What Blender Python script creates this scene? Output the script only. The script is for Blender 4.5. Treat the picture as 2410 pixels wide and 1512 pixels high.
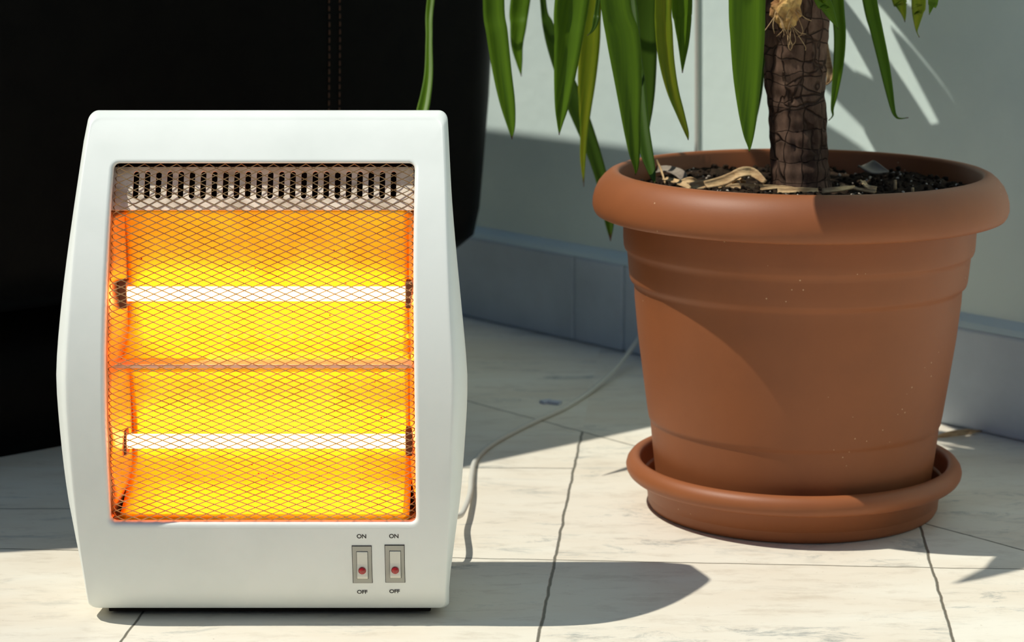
import bpy, bmesh, math, random
from mathutils import Vector, Matrix
random.seed(7)
for o in list(bpy.data.objects): bpy.data.objects.remove(o)
SC = bpy.context.scene
COL = SC.collection

# ------------------------------------------------------------------ camera
H = 0.55; PITCH = math.radians(11.0); FPX = 5400.0
cp, sp = math.cos(PITCH), math.sin(PITCH)
cd = bpy.data.cameras.new('camera'); cam = bpy.data.objects.new('camera', cd); COL.objects.link(cam)
cam.location = (0, 0, H); cam.rotation_euler = (math.pi/2 - PITCH, 0, 0)
cd.sensor_width = 36; cd.lens = FPX/2410*36; cd.clip_start = .05; cd.clip_end = 60
cd.dof.use_dof = True; cd.dof.focus_distance = 1.72; cd.dof.aperture_fstop = 10.5
SC.camera = cam
# ------------------------------------------------------------------ sky, sun, exposure
w = bpy.data.worlds.new('sky'); SC.world = w; w.use_nodes = True
nt = w.node_tree; nt.nodes.clear()
bg = nt.nodes.new('ShaderNodeBackground'); ow = nt.nodes.new('ShaderNodeOutputWorld')
tc = nt.nodes.new('ShaderNodeTexCoord'); sx = nt.nodes.new('ShaderNodeSeparateXYZ')
cr = nt.nodes.new('ShaderNodeValToRGB')
nt.links.new(tc.outputs['Generated'], sx.inputs[0]); nt.links.new(sx.outputs['Z'], cr.inputs[0])
cr.color_ramp.elements[0].position = 0.0; cr.color_ramp.elements[0].color = (.205, .215, .22, 1)
cr.color_ramp.elements[1].position = 1.0; cr.color_ramp.elements[1].color = (.06, .165, .38, 1)
nt.links.new(cr.outputs[0], bg.inputs[0]); nt.links.new(bg.outputs[0], ow.inputs[0])
bg.inputs[1].default_value = .92
SUN_TAN = 1.80                                   # the sun stands high on the left
sd = bpy.data.lights.new('sun', 'SUN'); sun = bpy.data.objects.new('sun', sd); COL.objects.link(sun)
sd.energy = 4.0; sd.color = (1.0, .955, .85); sd.angle = math.radians(.55)
SUN_AZ = .13
SUN_DIR = Vector((1, SUN_AZ, -SUN_TAN)).normalized()
sun.rotation_euler = SUN_DIR.to_track_quat('-Z', 'Y').to_euler()
sun.location = (-3, 2, 5)
vs = SC.view_settings
vs.view_transform = 'Standard'; vs.look = 'None'; vs.gamma = 1; vs.exposure = 0.0; vs.use_curve_mapping = False

# ------------------------------------------------------------------ helpers
def ray(px, py):
    a = (px-1205)/FPX; b = (756-py)/FPX
    return Vector((a, cp + sp*b, -sp + cp*b))
def atY(px, py, Y):
    d = ray(px, py); s = Y/d.y
    return Vector((0, 0, H)) + d*s
def atZ(px, py, Z=0):
    d = ray(px, py); s = (Z-H)/d.z
    return Vector((0, 0, H)) + d*s
def depth(Y, Z): return Y*cp + (H-Z)*sp
def lerp(a, b, t): return a + (b-a)*t
def interp(tab, x):
    if x <= tab[0][0]: return tab[0][1]
    for (a, b), (c, d) in zip(tab, tab[1:]):
        if x <= c: return lerp(b, d, (x-a)/(c-a))
    return tab[-1][1]
def smooth_interp(tab, x):                      # Catmull-Rom through a table
    n = len(tab)
    if x <= tab[0][0]: i = 0
    elif x >= tab[-1][0]: i = n-2
    else:
        i = 0
        while tab[i+1][0] < x: i += 1
    x0, y0 = tab[i]; x1, y1 = tab[i+1]
    m0 = (y1-tab[i-1][1])/(x1-tab[i-1][0]) if i > 0 else (y1-y0)/(x1-x0)
    m1 = (tab[i+2][1]-y0)/(tab[i+2][0]-x0) if i+2 < n else (y1-y0)/(x1-x0)
    h = x1-x0; t = max(0, min(1, (x-x0)/h))
    return (2*t**3-3*t**2+1)*y0 + (t**3-2*t**2+t)*h*m0 + (-2*t**3+3*t**2)*y1 + (t**3-t**2)*h*m1

def mesh_obj(name, verts, faces, m, parent=None, smooth=True):
    me = bpy.data.meshes.new(name); me.from_pydata([tuple(v) for v in verts], [], faces); me.update()
    bm = bmesh.new(); bm.from_mesh(me); bmesh.ops.recalc_face_normals(bm, faces=bm.faces); bm.to_mesh(me); bm.free()
    if smooth:
        me.polygons.foreach_set('use_smooth', [True]*len(me.polygons))
    o = bpy.data.objects.new(name, me); COL.objects.link(o)
    if m: me.materials.append(m)
    if parent: attach(o, parent)
    return o
def attach(o, parent):
    o.parent = parent
    def world(p):
        m = Matrix.Translation(p.location)
        return world(p.parent) @ p.matrix_parent_inverse @ m if p.parent else m
    o.matrix_parent_inverse = world(parent).inverted()
def bm_obj(name, bm, m, parent=None, smooth=False):
    me = bpy.data.meshes.new(name); bmesh.ops.recalc_face_normals(bm, faces=bm.faces); bm.to_mesh(me); bm.free()
    if smooth: me.polygons.foreach_set('use_smooth', [True]*len(me.polygons))
    o = bpy.data.objects.new(name, me); COL.objects.link(o)
    if m: me.materials.append(m)
    if parent: attach(o, parent)
    return o
def thing(name, label, cat, loc, group=None):
    o = bpy.data.objects.new(name, None); COL.objects.link(o); o.location = loc; o.empty_display_size = .05
    return tag(o, label, cat, group)
def tag(o, label, cat, group=None):
    o['label'] = label; o['category'] = cat
    if group: o['group'] = group
    return o
def struct(o, label=None):
    o['kind'] = 'structure'
    if label: o['label'] = label
    return o
def bevel(o, wd, seg=3, ang=35):
    b = o.modifiers.new('bevel', 'BEVEL'); b.width = wd; b.segments = seg; b.limit_method = 'ANGLE'; b.angle_limit = math.radians(ang)
    return o
def box_bm(bm, x0, x1, y0, y1, z0, z1, M=None):
    vs_ = [bm.verts.new((x, y, z)) for x in (x0, x1) for y in (y0, y1) for z in (z0, z1)]
    for f in ((0,1,3,2),(4,6,7,5),(0,4,5,1),(2,3,7,6),(0,2,6,4),(1,5,7,3)): bm.faces.new([vs_[i] for i in f])
    if M is not None:
        for v in vs_: v.co = M @ v.co
def lathe(prof, seg, cx, cy, closed=False):
    V = []; F = []
    for r, z in prof:
        for k in range(seg):
            a = 2*math.pi*k/seg; V.append((cx+r*math.cos(a), cy+r*math.sin(a), z))
    n = len(prof)
    for i in range(n-1 if not closed else n):
        j = (i+1) % n
        for k in range(seg):
            l = (k+1) % seg; F.append((i*seg+k, i*seg+l, j*seg+l, j*seg+k))
    return V, F
def catmull(pts, sub):
    out = []
    n = len(pts)
    for i in range(n-1):
        p0 = pts[max(i-1, 0)]; p1 = pts[i]; p2 = pts[i+1]; p3 = pts[min(i+2, n-1)]
        for k in range(sub):
            t = k/sub
            out.append(tuple(.5*((2*b)+(-a+c)*t+(2*a-5*b+4*c-d)*t*t+(-a+3*b-3*c+d)*t**3) for a, b, c, d in zip(p0, p1, p2, p3)))
    out.append(tuple(pts[-1]))
    return out
def tube(pts, rad, seg=10, up=Vector((0, 0, 1))):
    V = []; F = []
    P = [Vector(p[:3]) for p in pts]
    R = [rad]*len(P) if not hasattr(rad, '__len__') else rad
    prev = None
    for i, p in enumerate(P):
        t = (P[min(i+1, len(P)-1)] - P[max(i-1, 0)]).normalized()
        if prev is None:
            a = up if abs(t.dot(up)) < .95 else Vector((1, 0, 0))
            n = t.cross(a).normalized()
        else:
            n = (prev - t*prev.dot(t)).normalized()
        prev = n; b = t.cross(n)
        for k in range(seg):
            a = 2*math.pi*k/seg
            V.append(p + (n*math.cos(a) + b*math.sin(a))*R[i])
    for i in range(len(P)-1):
        for k in range(seg):
            l = (k+1) % seg; F.append((i*seg+k, i*seg+l, (i+1)*seg+l, (i+1)*seg+k))
    F.append(tuple(range(seg))[::-1]); F.append(tuple((len(P)-1)*seg+k for k in range(seg)))
    return V, F

# ------------------------------------------------------------------ materials
def mat(name, col=(.8,.8,.8), rough=.5, metal=0, spec=.5, **kw):
    m = bpy.data.materials.new(name); m.use_nodes = True
    b = m.node_tree.nodes['Principled BSDF']
    b.inputs['Base Color'].default_value = (*col, 1); b.inputs['Roughness'].default_value = rough
    b.inputs['Metallic'].default_value = metal; b.inputs['Specular IOR Level'].default_value = spec
    for k, v in kw.items(): b.inputs[k.replace('_', ' ')].default_value = v
    return m
def N(m, t, **kw):
    n = m.node_tree.nodes.new(t)
    for k, v in kw.items(): setattr(n, k, v)
    return n
def L(m, a, b): m.node_tree.links.new(a, b)
def noise_mix(m, c1, c2, scale=20, detail=6, stretch=(1,1,1), lo=.4, hi=.65, rough=.6, bump=0, bumpscale=None, dist=0.002, base=None):
    b = m.node_tree.nodes['Principled BSDF']
    t = N(m, 'ShaderNodeTexCoord'); mp = N(m, 'ShaderNodeMapping'); mp.inputs['Scale'].default_value = stretch
    n = N(m, 'ShaderNodeTexNoise'); n.inputs['Scale'].default_value = scale; n.inputs['Detail'].default_value = detail; n.inputs['Roughness'].default_value = rough
    r = N(m, 'ShaderNodeMapRange'); r.inputs[1].default_value = lo; r.inputs[2].default_value = hi
    x = N(m, 'ShaderNodeMix', data_type='RGBA')
    x.inputs[6].default_value = (*c1, 1); x.inputs[7].default_value = (*c2, 1)
    if base is not None: L(m, base, x.inputs[6])
    L(m, t.outputs['Object'], mp.inputs[0]); L(m, mp.outputs[0], n.inputs[0]); L(m, n.outputs[0], r.inputs[0]); L(m, r.outputs[0], x.inputs[0])
    L(m, x.outputs[2], b.inputs['Base Color'])
    if bump:
        n2 = N(m, 'ShaderNodeTexNoise'); n2.inputs['Scale'].default_value = bumpscale or scale*4; n2.inputs['Detail'].default_value = 5
        L(m, mp.outputs[0], n2.inputs[0])
        bp = N(m, 'ShaderNodeBump'); bp.inputs['Strength'].default_value = bump; bp.inputs['Distance'].default_value = dist
        L(m, n2.outputs[0], bp.inputs['Height']); L(m, bp.outputs[0], b.inputs['Normal'])
    return x.outputs[2]

M_plastic = mat('white_enamel', (.80,.83,.78), .38, spec=.4)
noise_mix(M_plastic, (.85,.89,.84), (.79,.835,.785), 9, 4, bump=.06, bumpscale=900, dist=.0004)
M_dark = mat('shade_black', (.012,.010,.008), .8, spec=.1)  # shade put into the colour, for the heater inside and underside
M_rubber = mat('black_rubber', (.02,.02,.02), .7)
M_bezel = mat('switch_grey', (.42,.42,.36), .45)
M_rock = mat('switch_ivory', (.74,.74,.64), .4)
M_led = mat('red_lens', (.35,.005,.004), .12, Coat_Weight=.6)
M_ink_gap = mat('black_print_and_gap', (.025,.02,.015), .6)  # printed words, and the shadow gap round the switches
M_wire = mat('mesh_wire', (.62,.47,.32), .38, metal=.85)
noise_mix(M_wire, (.58,.39,.20), (.38,.22,.09), 60, 3)
M_plate = mat('vent_plate', (.55,.50,.40), .55)
noise_mix(M_plate, (.92,.85,.70), (.50,.42,.30), 45, 5, stretch=(1,1,2.2), lo=.42, hi=.7)
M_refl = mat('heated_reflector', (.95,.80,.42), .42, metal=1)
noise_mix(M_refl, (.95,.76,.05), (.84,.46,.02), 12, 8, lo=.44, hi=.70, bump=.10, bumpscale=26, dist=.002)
M_side = mat('side_plate_metal', (.75,.45,.22), .3, metal=.7)
M_hold = mat('ceramic_holder', (.16,.09,.045), .7)
M_rail = mat('rail_metal', (.85,.70,.52), .3, metal=.6)
M_tube = bpy.data.materials.new('glowing_tube'); M_tube.use_nodes = True
_b = M_tube.node_tree.nodes['Principled BSDF']; _b.inputs['Base Color'].default_value = (.9,.7,.5,1)
_b.inputs['Emission Color'].default_value = (1,.25,.085,1); _b.inputs['Emission Strength'].default_value = 13.5
M_cord = mat('cord_white', (.62,.61,.54), .5)
M_cordw = mat('cord_grey', (.50,.50,.46), .5)

M_terra = mat('terracotta_plastic', (.50,.17,.065), .5, spec=.35)
noise_mix(M_terra, (.285,.092,.031), (.245,.080,.028), 14, 6, bump=.12, bumpscale=700, dist=.0004, lo=.45, hi=.8)
def specks(m, scale, thr, col):
    b = m.node_tree.nodes['Principled BSDF']; src = b.inputs['Base Color'].links[0].from_socket
    t = N(m, 'ShaderNodeTexCoord'); v = N(m, 'ShaderNodeTexVoronoi'); v.inputs['Scale'].default_value = scale
    n = N(m, 'ShaderNodeTexNoise'); n.inputs['Scale'].default_value = scale*.13
    L(m, t.outputs['Object'], v.inputs[0]); L(m, t.outputs['Object'], n.inputs[0])
    c = N(m, 'ShaderNodeMath', operation='LESS_THAN'); c.inputs[1].default_value = thr; L(m, v.outputs['Distance'], c.inputs[0])
    c2 = N(m, 'ShaderNodeMath', operation='GREATER_THAN'); c2.inputs[1].default_value = .60; L(m, n.outputs[0], c2.inputs[0])
    mu = N(m, 'ShaderNodeMath', operation='MULTIPLY'); L(m, c.outputs[0], mu.inputs[0]); L(m, c2.outputs[0], mu.inputs[1])
    x = N(m, 'ShaderNodeMix', data_type='RGBA'); L(m, mu.outputs[0], x.inputs[0]); L(m, src, x.inputs[6]); x.inputs[7].default_value = (*col, 1)
    L(m, x.outputs[2], b.inputs['Base Color'])
specks(M_terra, 130, .09, (.55,.32,.18))
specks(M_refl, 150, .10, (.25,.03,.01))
M_soil = mat('dark_soil', (.03,.018,.01), .95, spec=.1)
noise_mix(M_soil, (.035,.022,.013), (.008,.005,.004), 160, 4)
M_perl = mat('perlite', (.55,.47,.38), .9)
M_straw = mat('dry_leaf', (.55,.36,.17), .75)
noise_mix(M_straw, (.58,.40,.20), (.36,.21,.09), 70, 4, stretch=(1,1,4), bump=.3)
M_straw2 = mat('grey_dry_leaf', (.24,.20,.155), .8)
noise_mix(M_straw2, (.26,.22,.17), (.17,.13,.10), 60, 4)
M_bark = mat('bark', (.10,.055,.035), .9, spec=.15)
_c = noise_mix(M_bark, (.17,.105,.072), (.075,.042,.028), 26, 8, stretch=(1.6,1.6,.7), lo=.38, hi=.6, rough=.75)
def bark_cracks(m):
    b = m.node_tree.nodes['Principled BSDF']; src = b.inputs['Base Color'].links[0].from_socket
    t = N(m, 'ShaderNodeTexCoord'); h = None
    outs = []
    for st, sc, wd in (((2.6,2.6,.35), 26, .045), ((.5,.5,2.6), 26, .035)):
        nz = N(m, 'ShaderNodeTexNoise'); nz.inputs['Scale'].default_value = 40
        L(m, t.outputs['Object'], nz.inputs[0])
        ad = N(m, 'ShaderNodeVectorMath', operation='MULTIPLY_ADD'); ad.inputs[1].default_value = (.014,)*3
        L(m, nz.outputs['Color'], ad.inputs[0]); L(m, t.outputs['Object'], ad.inputs[2])
        mp = N(m, 'ShaderNodeMapping'); mp.inputs['Scale'].default_value = st; L(m, ad.outputs[0], mp.inputs[0])
        v = N(m, 'ShaderNodeTexVoronoi', feature='DISTANCE_TO_EDGE'); v.inputs['Scale'].default_value = sc; L(m, mp.outputs[0], v.inputs[0])
        r = N(m, 'ShaderNodeMapRange'); r.inputs[1].default_value = 0; r.inputs[2].default_value = wd; L(m, v.outputs['Distance'], r.inputs[0])
        outs.append(r.outputs[0])
    mu = N(m, 'ShaderNodeMath', operation='MULTIPLY'); L(m, outs[0], mu.inputs[0]); L(m, outs[1], mu.inputs[1])
    x = N(m, 'ShaderNodeMix', data_type='RGBA'); x.inputs[6].default_value = (.055,.033,.022,1)
    L(m, mu.outputs[0], x.inputs[0]); L(m, src, x.inputs[7]); L(m, x.outputs[2], b.inputs['Base Color'])
    bp = N(m, 'ShaderNodeBump'); bp.inputs['Strength'].default_value = .9; bp.inputs['Distance'].default_value = .003
    L(m, mu.outputs[0], bp.inputs['Height']); L(m, bp.outputs[0], b.inputs['Normal'])
bark_cracks(M_bark)
M_wood = mat('cut_wood', (.62,.36,.10), .85)
noise_mix(M_wood, (.66,.42,.14), (.28,.13,.04), 70, 5, bump=.6, bumpscale=120, dist=.003)
def leaf_mat(name, c1, c2, t0=.955, tipc=(.10,.05,.025)):
    m = mat(name, c1, .42, spec=.25)
    b = m.node_tree.nodes['Principled BSDF']
    uv = N(m, 'ShaderNodeUVMap'); mp = N(m, 'ShaderNodeMapping'); mp.inputs['Scale'].default_value = (14, 1.2, 1)
    n = N(m, 'ShaderNodeTexNoise'); n.inputs['Scale'].default_value = 1.6; n.inputs['Detail'].default_value = 5
    L(m, uv.outputs[0], mp.inputs[0]); L(m, mp.outputs[0], n.inputs[0])
    r = N(m, 'ShaderNodeMapRange'); r.inputs[1].default_value = .35; r.inputs[2].default_value = .7; L(m, n.outputs[0], r.inputs[0])
    x = N(m, 'ShaderNodeMix', data_type='RGBA'); x.inputs[6].default_value = (*c1, 1); x.inputs[7].default_value = (*c2, 1); L(m, r.outputs[0], x.inputs[0])
    s = N(m, 'ShaderNodeSeparateXYZ'); L(m, uv.outputs[0], s.inputs[0])
    r2 = N(m, 'ShaderNodeMapRange'); r2.inputs[1].default_value = t0; r2.inputs[2].default_value = t0+.02; L(m, s.outputs['Y'], r2.inputs[0])
    x2 = N(m, 'ShaderNodeMix', data_type='RGBA'); L(m, r2.outputs[0], x2.inputs[0]); L(m, x.outputs[2], x2.inputs[6]); x2.inputs[7].default_value = (*tipc, 1)
    L(m, x2.outputs[2], b.inputs['Base Color'])
    tr = N(m, 'ShaderNodeBsdfTranslucent'); ms = N(m, 'ShaderNodeMixShader'); ms.inputs[0].default_value = .40
    hv = N(m, 'ShaderNodeMix', data_type='RGBA', blend_type='MULTIPLY'); hv.inputs[0].default_value = 1; L(m, x2.outputs[2], hv.inputs[6]); hv.inputs[7].default_value = (1.9,1.7,.3,1)
    L(m, hv.outputs[2], tr.inputs[0])
    out = m.node_tree.nodes['Material Output']
    L(m, b.outputs[0], ms.inputs[1]); L(m, tr.outputs[0], ms.inputs[2]); L(m, ms.outputs[0], out.inputs[0])
    return m
M_leaf = leaf_mat('yucca_leaf', (.145,.27,.012), (.09,.19,.010))
M_leafy = leaf_mat('yucca_leaf_yellow', (.32,.36,.02), (.15,.26,.014))
M_leafd = leaf_mat('yucca_leaf_dark', (.07,.15,.012), (.05,.11,.010))
M_leafdry = leaf_mat('yucca_leaf_dry_tip', (.08,.16,.012), (.06,.12,.010), .90, (.36,.21,.14))
M_leather = mat('black_leather', (.0035,.003,.003), .45, spec=.06)
noise_mix(M_leather, (.0022,.0018,.0015), (.001,.0008,.0008), 30, 5, bump=.15, bumpscale=300, dist=.0006)
M_thread = mat('brown_thread', (.10,.045,.02), .8)
M_paper = mat('paper_scrap', (.45,.5,.6), .7)

# ------------------------------------------------------------------ the setting
wa = atZ(1090, 745); wb = atZ(2210, 997)
U = (wb-wa).normalized(); NW = Vector((U.y, -U.x, 0))      # NW points from wall to the room
if NW.y > 0: NW = -NW
def wall_pt(px, py, off=0):
    d = ray(px, py); o = Vector((0, 0, H)); p0 = wa + NW*off
    s = (p0-o).dot(NW)/d.dot(NW); return o + d*s

def floor_material():
    m = mat('marble_tiles', (.78,.73,.6), .42, spec=.35)
    b = m.node_tree.nodes['Principled BSDF']
    g = N(m, 'ShaderNodeNewGeometry'); s = N(m, 'ShaderNodeSeparateXYZ'); L(m, g.outputs['Position'], s.inputs[0])
    wob = N(m, 'ShaderNodeTexNoise'); wob.inputs['Scale'].default_value = 30; wob.inputs['Detail'].default_value = 4
    L(m, g.outputs['Position'], wob.inputs[0])
    def M2(op, a, bb):
        n = N(m, 'ShaderNodeMath', operation=op)
        for i, v in enumerate((a, bb)):
            if v is None: continue
            if hasattr(v, 'is_linked'): L(m, v, n.inputs[i])
            else: n.inputs[i].default_value = v
        return n.outputs[0]
    wv = M2('MULTIPLY', M2('SUBTRACT', wob.outputs[0], .5), .004)
    def sdist(p, q):
        p = atZ(*p); q = atZ(*q); d = (q-p).normalized(); n = Vector((-d.y, d.x, 0))
        e = M2('ADD', M2('MULTIPLY', s.outputs['X'], n.x), M2('MULTIPLY', s.outputs['Y'], n.y))
        return M2('ADD', M2('SUBTRACT', e, n.dot(p)), wv)
    dD = sdist((1110,947), (2410,1296))     # >0 : wall side
    dA = sdist((1370,1017), (1265,1512)); dB = sdist((2165,1240), (2245,1512)); dC = sdist((332,1447), (284,1512))
    d1 = sdist((184,1296), (2410,1341)); d2 = sdist((1110,1102), (1480,1103)); d3 = sdist((0,1198), (172,1198))
    # further seams outside the frame keep the tiling going
    def wid(v): return M2('ABSOLUTE', v, None)
    def gt(a): return M2('GREATER_THAN', a, 0)
    def lt(a): return M2('LESS_THAN', a, 0)
    near = lt(dD)
    lefts = {}
    # orientation: which sign is left for A and C
    def sign_at(p, q, x): 
        p = atZ(*p); q = atZ(*q); d = (q-p).normalized(); n = Vector((-d.y, d.x, 0)); x = atZ(*x); return n.dot(x-p) > 0
    Aleft = (gt if sign_at((1370,1017), (1265,1512), (1100,1200)) else lt)(dA)
    Cleft = (gt if sign_at((332,1447), (284,1512), (10,1400)) else lt)(dC)
    Cright = M2('SUBTRACT', 1, Cleft)
    def line(d, half, region):
        r = N(m, 'ShaderNodeMapRange'); r.inputs[1].default_value = half*.5; r.inputs[2].default_value = half*1.2
        r.inputs[3].default_value = 1; r.inputs[4].default_value = 0
        L(m, wid(d), r.inputs[0])
        return M2('MULTIPLY', r.outputs[0], region) if region is not None else r.outputs[0]
    # signed distances are normalised so that near side of D is negative
    if sign_at((1110,947), (2410,1296), (1300,1400)): near = gt(dD)
    ls = [line(dA, .0013, near), line(dB, .0013, near), line(dC, .0011, near), line(d1, .0010, near), line(dD, .0012, None),
          line(d2, .0011, M2('MULTIPLY', near, M2('MULTIPLY', Aleft, Cright))), line(d3, .0011, M2('MULTIPLY', near, Cleft))]
    tot = ls[0]
    for l in ls[1:]: tot = M2('MAXIMUM', tot, l)
    # per-tile offset of the veining
    off = M2('ADD', M2('ADD', M2('MULTIPLY', gt(dA), 3.1), M2('MULTIPLY', gt(dB), 5.3)), M2('ADD', M2('MULTIPLY', gt(d1), 7.7), M2('ADD', M2('MULTIPLY', gt(dD), 11.3), M2('MULTIPLY', M2('MULTIPLY', gt(d2), Aleft), 2.3))))
    cx = N(m, 'ShaderNodeCombineXYZ'); L(m, M2('MULTIPLY', s.outputs['X'], 1), cx.inputs[0]); L(m, s.outputs['Y'], cx.inputs[1]); L(m, off, cx.inputs[2])
    mp = N(m, 'ShaderNodeMapping'); mp.inputs['Rotation'].default_value = (0,0,math.radians(-14)); mp.inputs['Scale'].default_value = (3.2, 9, 1); L(m, cx.outputs[0], mp.inputs[0])
    def nz(sc, det, ro, dist=0.0):
        n = N(m, 'ShaderNodeTexNoise'); n.inputs['Scale'].default_value = sc; n.inputs['Detail'].default_value = det; n.inputs['Roughness'].default_value = ro; n.inputs['Distortion'].default_value = dist
        L(m, mp.outputs[0], n.inputs[0]); return n.outputs[0]
    def rng(v, a, c):
        r = N(m, 'ShaderNodeMapRange'); r.inputs[1].default_value = a; r.inputs[2].default_value = c; L(m, v, r.inputs[0]); return r.outputs[0]
    def mixc(f, a, c):
        x = N(m, 'ShaderNodeMix', data_type='RGBA'); L(m, f, x.inputs[0])
        for i, v in ((6, a), (7, c)):
            if isinstance(v, tuple): x.inputs[i].default_value = (*v, 1)
            else: L(m, v, x.inputs[i])
        return x.outputs[2]
    c = mixc(rng(nz(1.4, 5, .6), .35, .65), (.80,.765,.66), (.74,.67,.55))
    vein = M2('MULTIPLY', rng(nz(4.2, 12, .78, .7), .53, .66), rng(nz(.8, 4, .6), .47, .60))
    c = mixc(M2('MULTIPLY', vein, .85), c, (.25,.28,.27))
    c = mixc(M2('MULTIPLY', rng(nz(6, 8, .75, .2), .52, .74), .55), c, (.45,.38,.29))
    dn = N(m, 'ShaderNodeTexNoise'); dn.inputs['Scale'].default_value = 190; dn.inputs['Detail'].default_value = 3; L(m, g.outputs['Position'], dn.inputs[0])
    c = mixc(M2('MULTIPLY', rng(dn.outputs[0], .73, .76), .5), c, (.30,.20,.12))
    c = mixc(M2('MULTIPLY', tot, .92), c, (.10,.09,.065))
    L(m, c, b.inputs['Base Color'])
    bp = N(m, 'ShaderNodeBump'); bp.inputs['Strength'].default_value = .6; bp.inputs['Distance'].default_value = .001; bp.invert = True
    L(m, tot, bp.inputs['Height']); L(m, bp.outputs[0], b.inputs['Normal'])
    return m
M_floor = floor_material()
bm = bmesh.new(); box_bm(bm, -2.6, 2.6, -.6, 5.6, -.05, 0)
struct(bm_obj('floor', bm, M_floor), 'cream and grey veined marble floor tiles')

M_wall = mat('wall_paint', (.66,.76,.70), .75, spec=.2)
noise_mix(M_wall, (.76,.90,.85), (.70,.84,.81), 7, 6, bump=.25, bumpscale=55, dist=.002)
M_base = mat('skirting_stone', (.52,.55,.54), .6, spec=.3)
noise_mix(M_base, (.62,.72,.80), (.46,.54,.60), 6, 6, lo=.4, hi=.75, bump=.15, bumpscale=50)
def along(a, b2, th0, th1, z0, z1):
    """slab between distances th0..th1 in front of the wall plane"""
    P0 = wa + U*a; P1 = wa + U*b2
    c = [P0+NW*th0, P1+NW*th0, P1+NW*th1, P0+NW*th1]
    V = [Vector((p.x, p.y, z)) for z in (z0, z1) for p in c]
    return V, [(0,1,2,3), (4,5,6,7), (0,1,5,4), (1,2,6,5), (2,3,7,6), (3,0,4,7)]
SK = .012                                    # wa..wb is the foot of the skirting
V, F = along(-2.2, 2.4, -SK-.15, -SK, 0, 2.7)
struct(mesh_obj('wall_back', V, F, M_wall, smooth=False), 'pale blue grey plastered wall')
# the skirting in stone lengths
bm = bmesh.new()
seams = [-2.2]
for px in (1350, 1466): seams.append((wall_pt(px, 700)-wa).dot(U))
seams += [seams[-1]+.34, seams[-1]+.68, 2.4]
for a, b2 in zip(seams, seams[1:]):
    V, F = along(a+.0006, b2-.0006, -SK, 0, 0, .104)
    vv = [bm.verts.new(v) for v in V]
    for f in F: bm.faces.new([vv[i] for i in f])
sk = bm_obj('baseboard_back', bm, M_base); struct(sk, 'grey stone skirting along the wall'); bevel(sk, .004, 3)

P0 = wa + U*-2.2; P1 = wa + U*2.4; V = []
for P in (P0, P1):
    for off, z in ((-SK-.004, .103), (-.0005, .1035), (-.004, .109), (-SK, .1165), (-SK-.004, .1165)):
        q = P + NW*off; V.append((q.x, q.y, z))
F = [(i, (i+1) % 5, 5+(i+1) % 5, 5+i) for i in range(5)] + [(0,1,2,3,4), (5,6,7,8,9)]
struct(mesh_obj('trim_1', V, F, M_wall, smooth=False), 'sloped plaster ledge on top of the skirting')

# ------------------------------------------------------------------ armchair (dark leather, stands square to the wall)
C0 = Vector((.000, 2.440, 0))
Vd = -NW                                     # towards wall
Ud = U
def chair():
    root = thing('armchair', 'black leather armchair with brown double stitching behind the white heater', 'armchair', (C0.x-.5, C0.y-.05, 0))
    # plan coordinates: a along -U (away from visible side face), b along -Vd (into room)
    def body_mesh(L_a, L_b, zs, ins, rad, cseg=8, by=0):
        V = []; rings = []
        for z, i in zip(zs, ins):
            ring = []
            r = max(rad - i*.3, .02)
            x0, x1, y0, y1 = i, L_a-i, i+by, L_b-i
            for (cx_, cy_, a0) in ((x0+r, y0+r, math.pi), (x1-r, y0+r, 1.5*math.pi), (x1-r, y1-r, 0), (x0+r, y1-r, .5*math.pi)):
                for k in range(cseg+1):
                    a = a0 + .5*math.pi*k/cseg
                    x = cx_ + r*math.cos(a); y = cy_ + r*math.sin(a)
                    P = C0 - Ud*x - Vd*y
                    ring.append(len(V)); V.append(Vector((P.x, P.y, z)))
            rings.append(ring)
        F = []
        n = len(rings[0])
        for a, b2 in zip(rings, rings[1:]):
            for k in range(n): F.append((a[k], a[(k+1) % n], b2[(k+1) % n], b2[k]))
        F.append(tuple(rings[0])); F.append(tuple(rings[-1]))
        return V, F
    zs = [.145,.147,.155,.17,.20,.25,.32,.40,.60,.74,.79,.815,.825]
    ins = [.14,.07,.030,.016,.011,.0075,.003,0,0,.004,.018,.04,.08]
    V, F = body_mesh(.82, 1.05, zs, ins, .05)
    b_ = mesh_obj('side_panel', V, F, M_leather, root)
    V, F = body_mesh(.80, 1.03, [0,.02,.145], [.095,.09,.09], .05, by=.07)
    mesh_obj('base', V, F, M_leather, root)
    # stitching rows on the visible side face (x=0 plane)
    face = lambda y, z: C0 - Vd*y + Vector((0,0,z))
    def y_for_px(px):
        lo, hi = 0, 1.0
        for _ in range(40):
            mid = (lo+hi)/2; p = face(mid, .4); t = depth(p.y, .4)
            if 1205 + p.x/t*FPX > px: lo = mid
            else: hi = mid
        return lo
    for px in (774, 799):
        y = y_for_px(px); V = []; F = []
        z = .20
        while z < .74:
            off = interp(list(zip(zs, ins)), z)
            a = face(y, z) + Ud*(.0008-off); c = face(y, z+.0048) + Ud*(.0008-off)
            v, f = tube([a, (a+c)/2 + Ud*.0004, c], .0006, 5)
            F += [tuple(i+len(V) for i in q) for q in f]; V += v
            z += .0078
        mesh_obj('stitching', V, F, M_thread, root)
chair()

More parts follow.
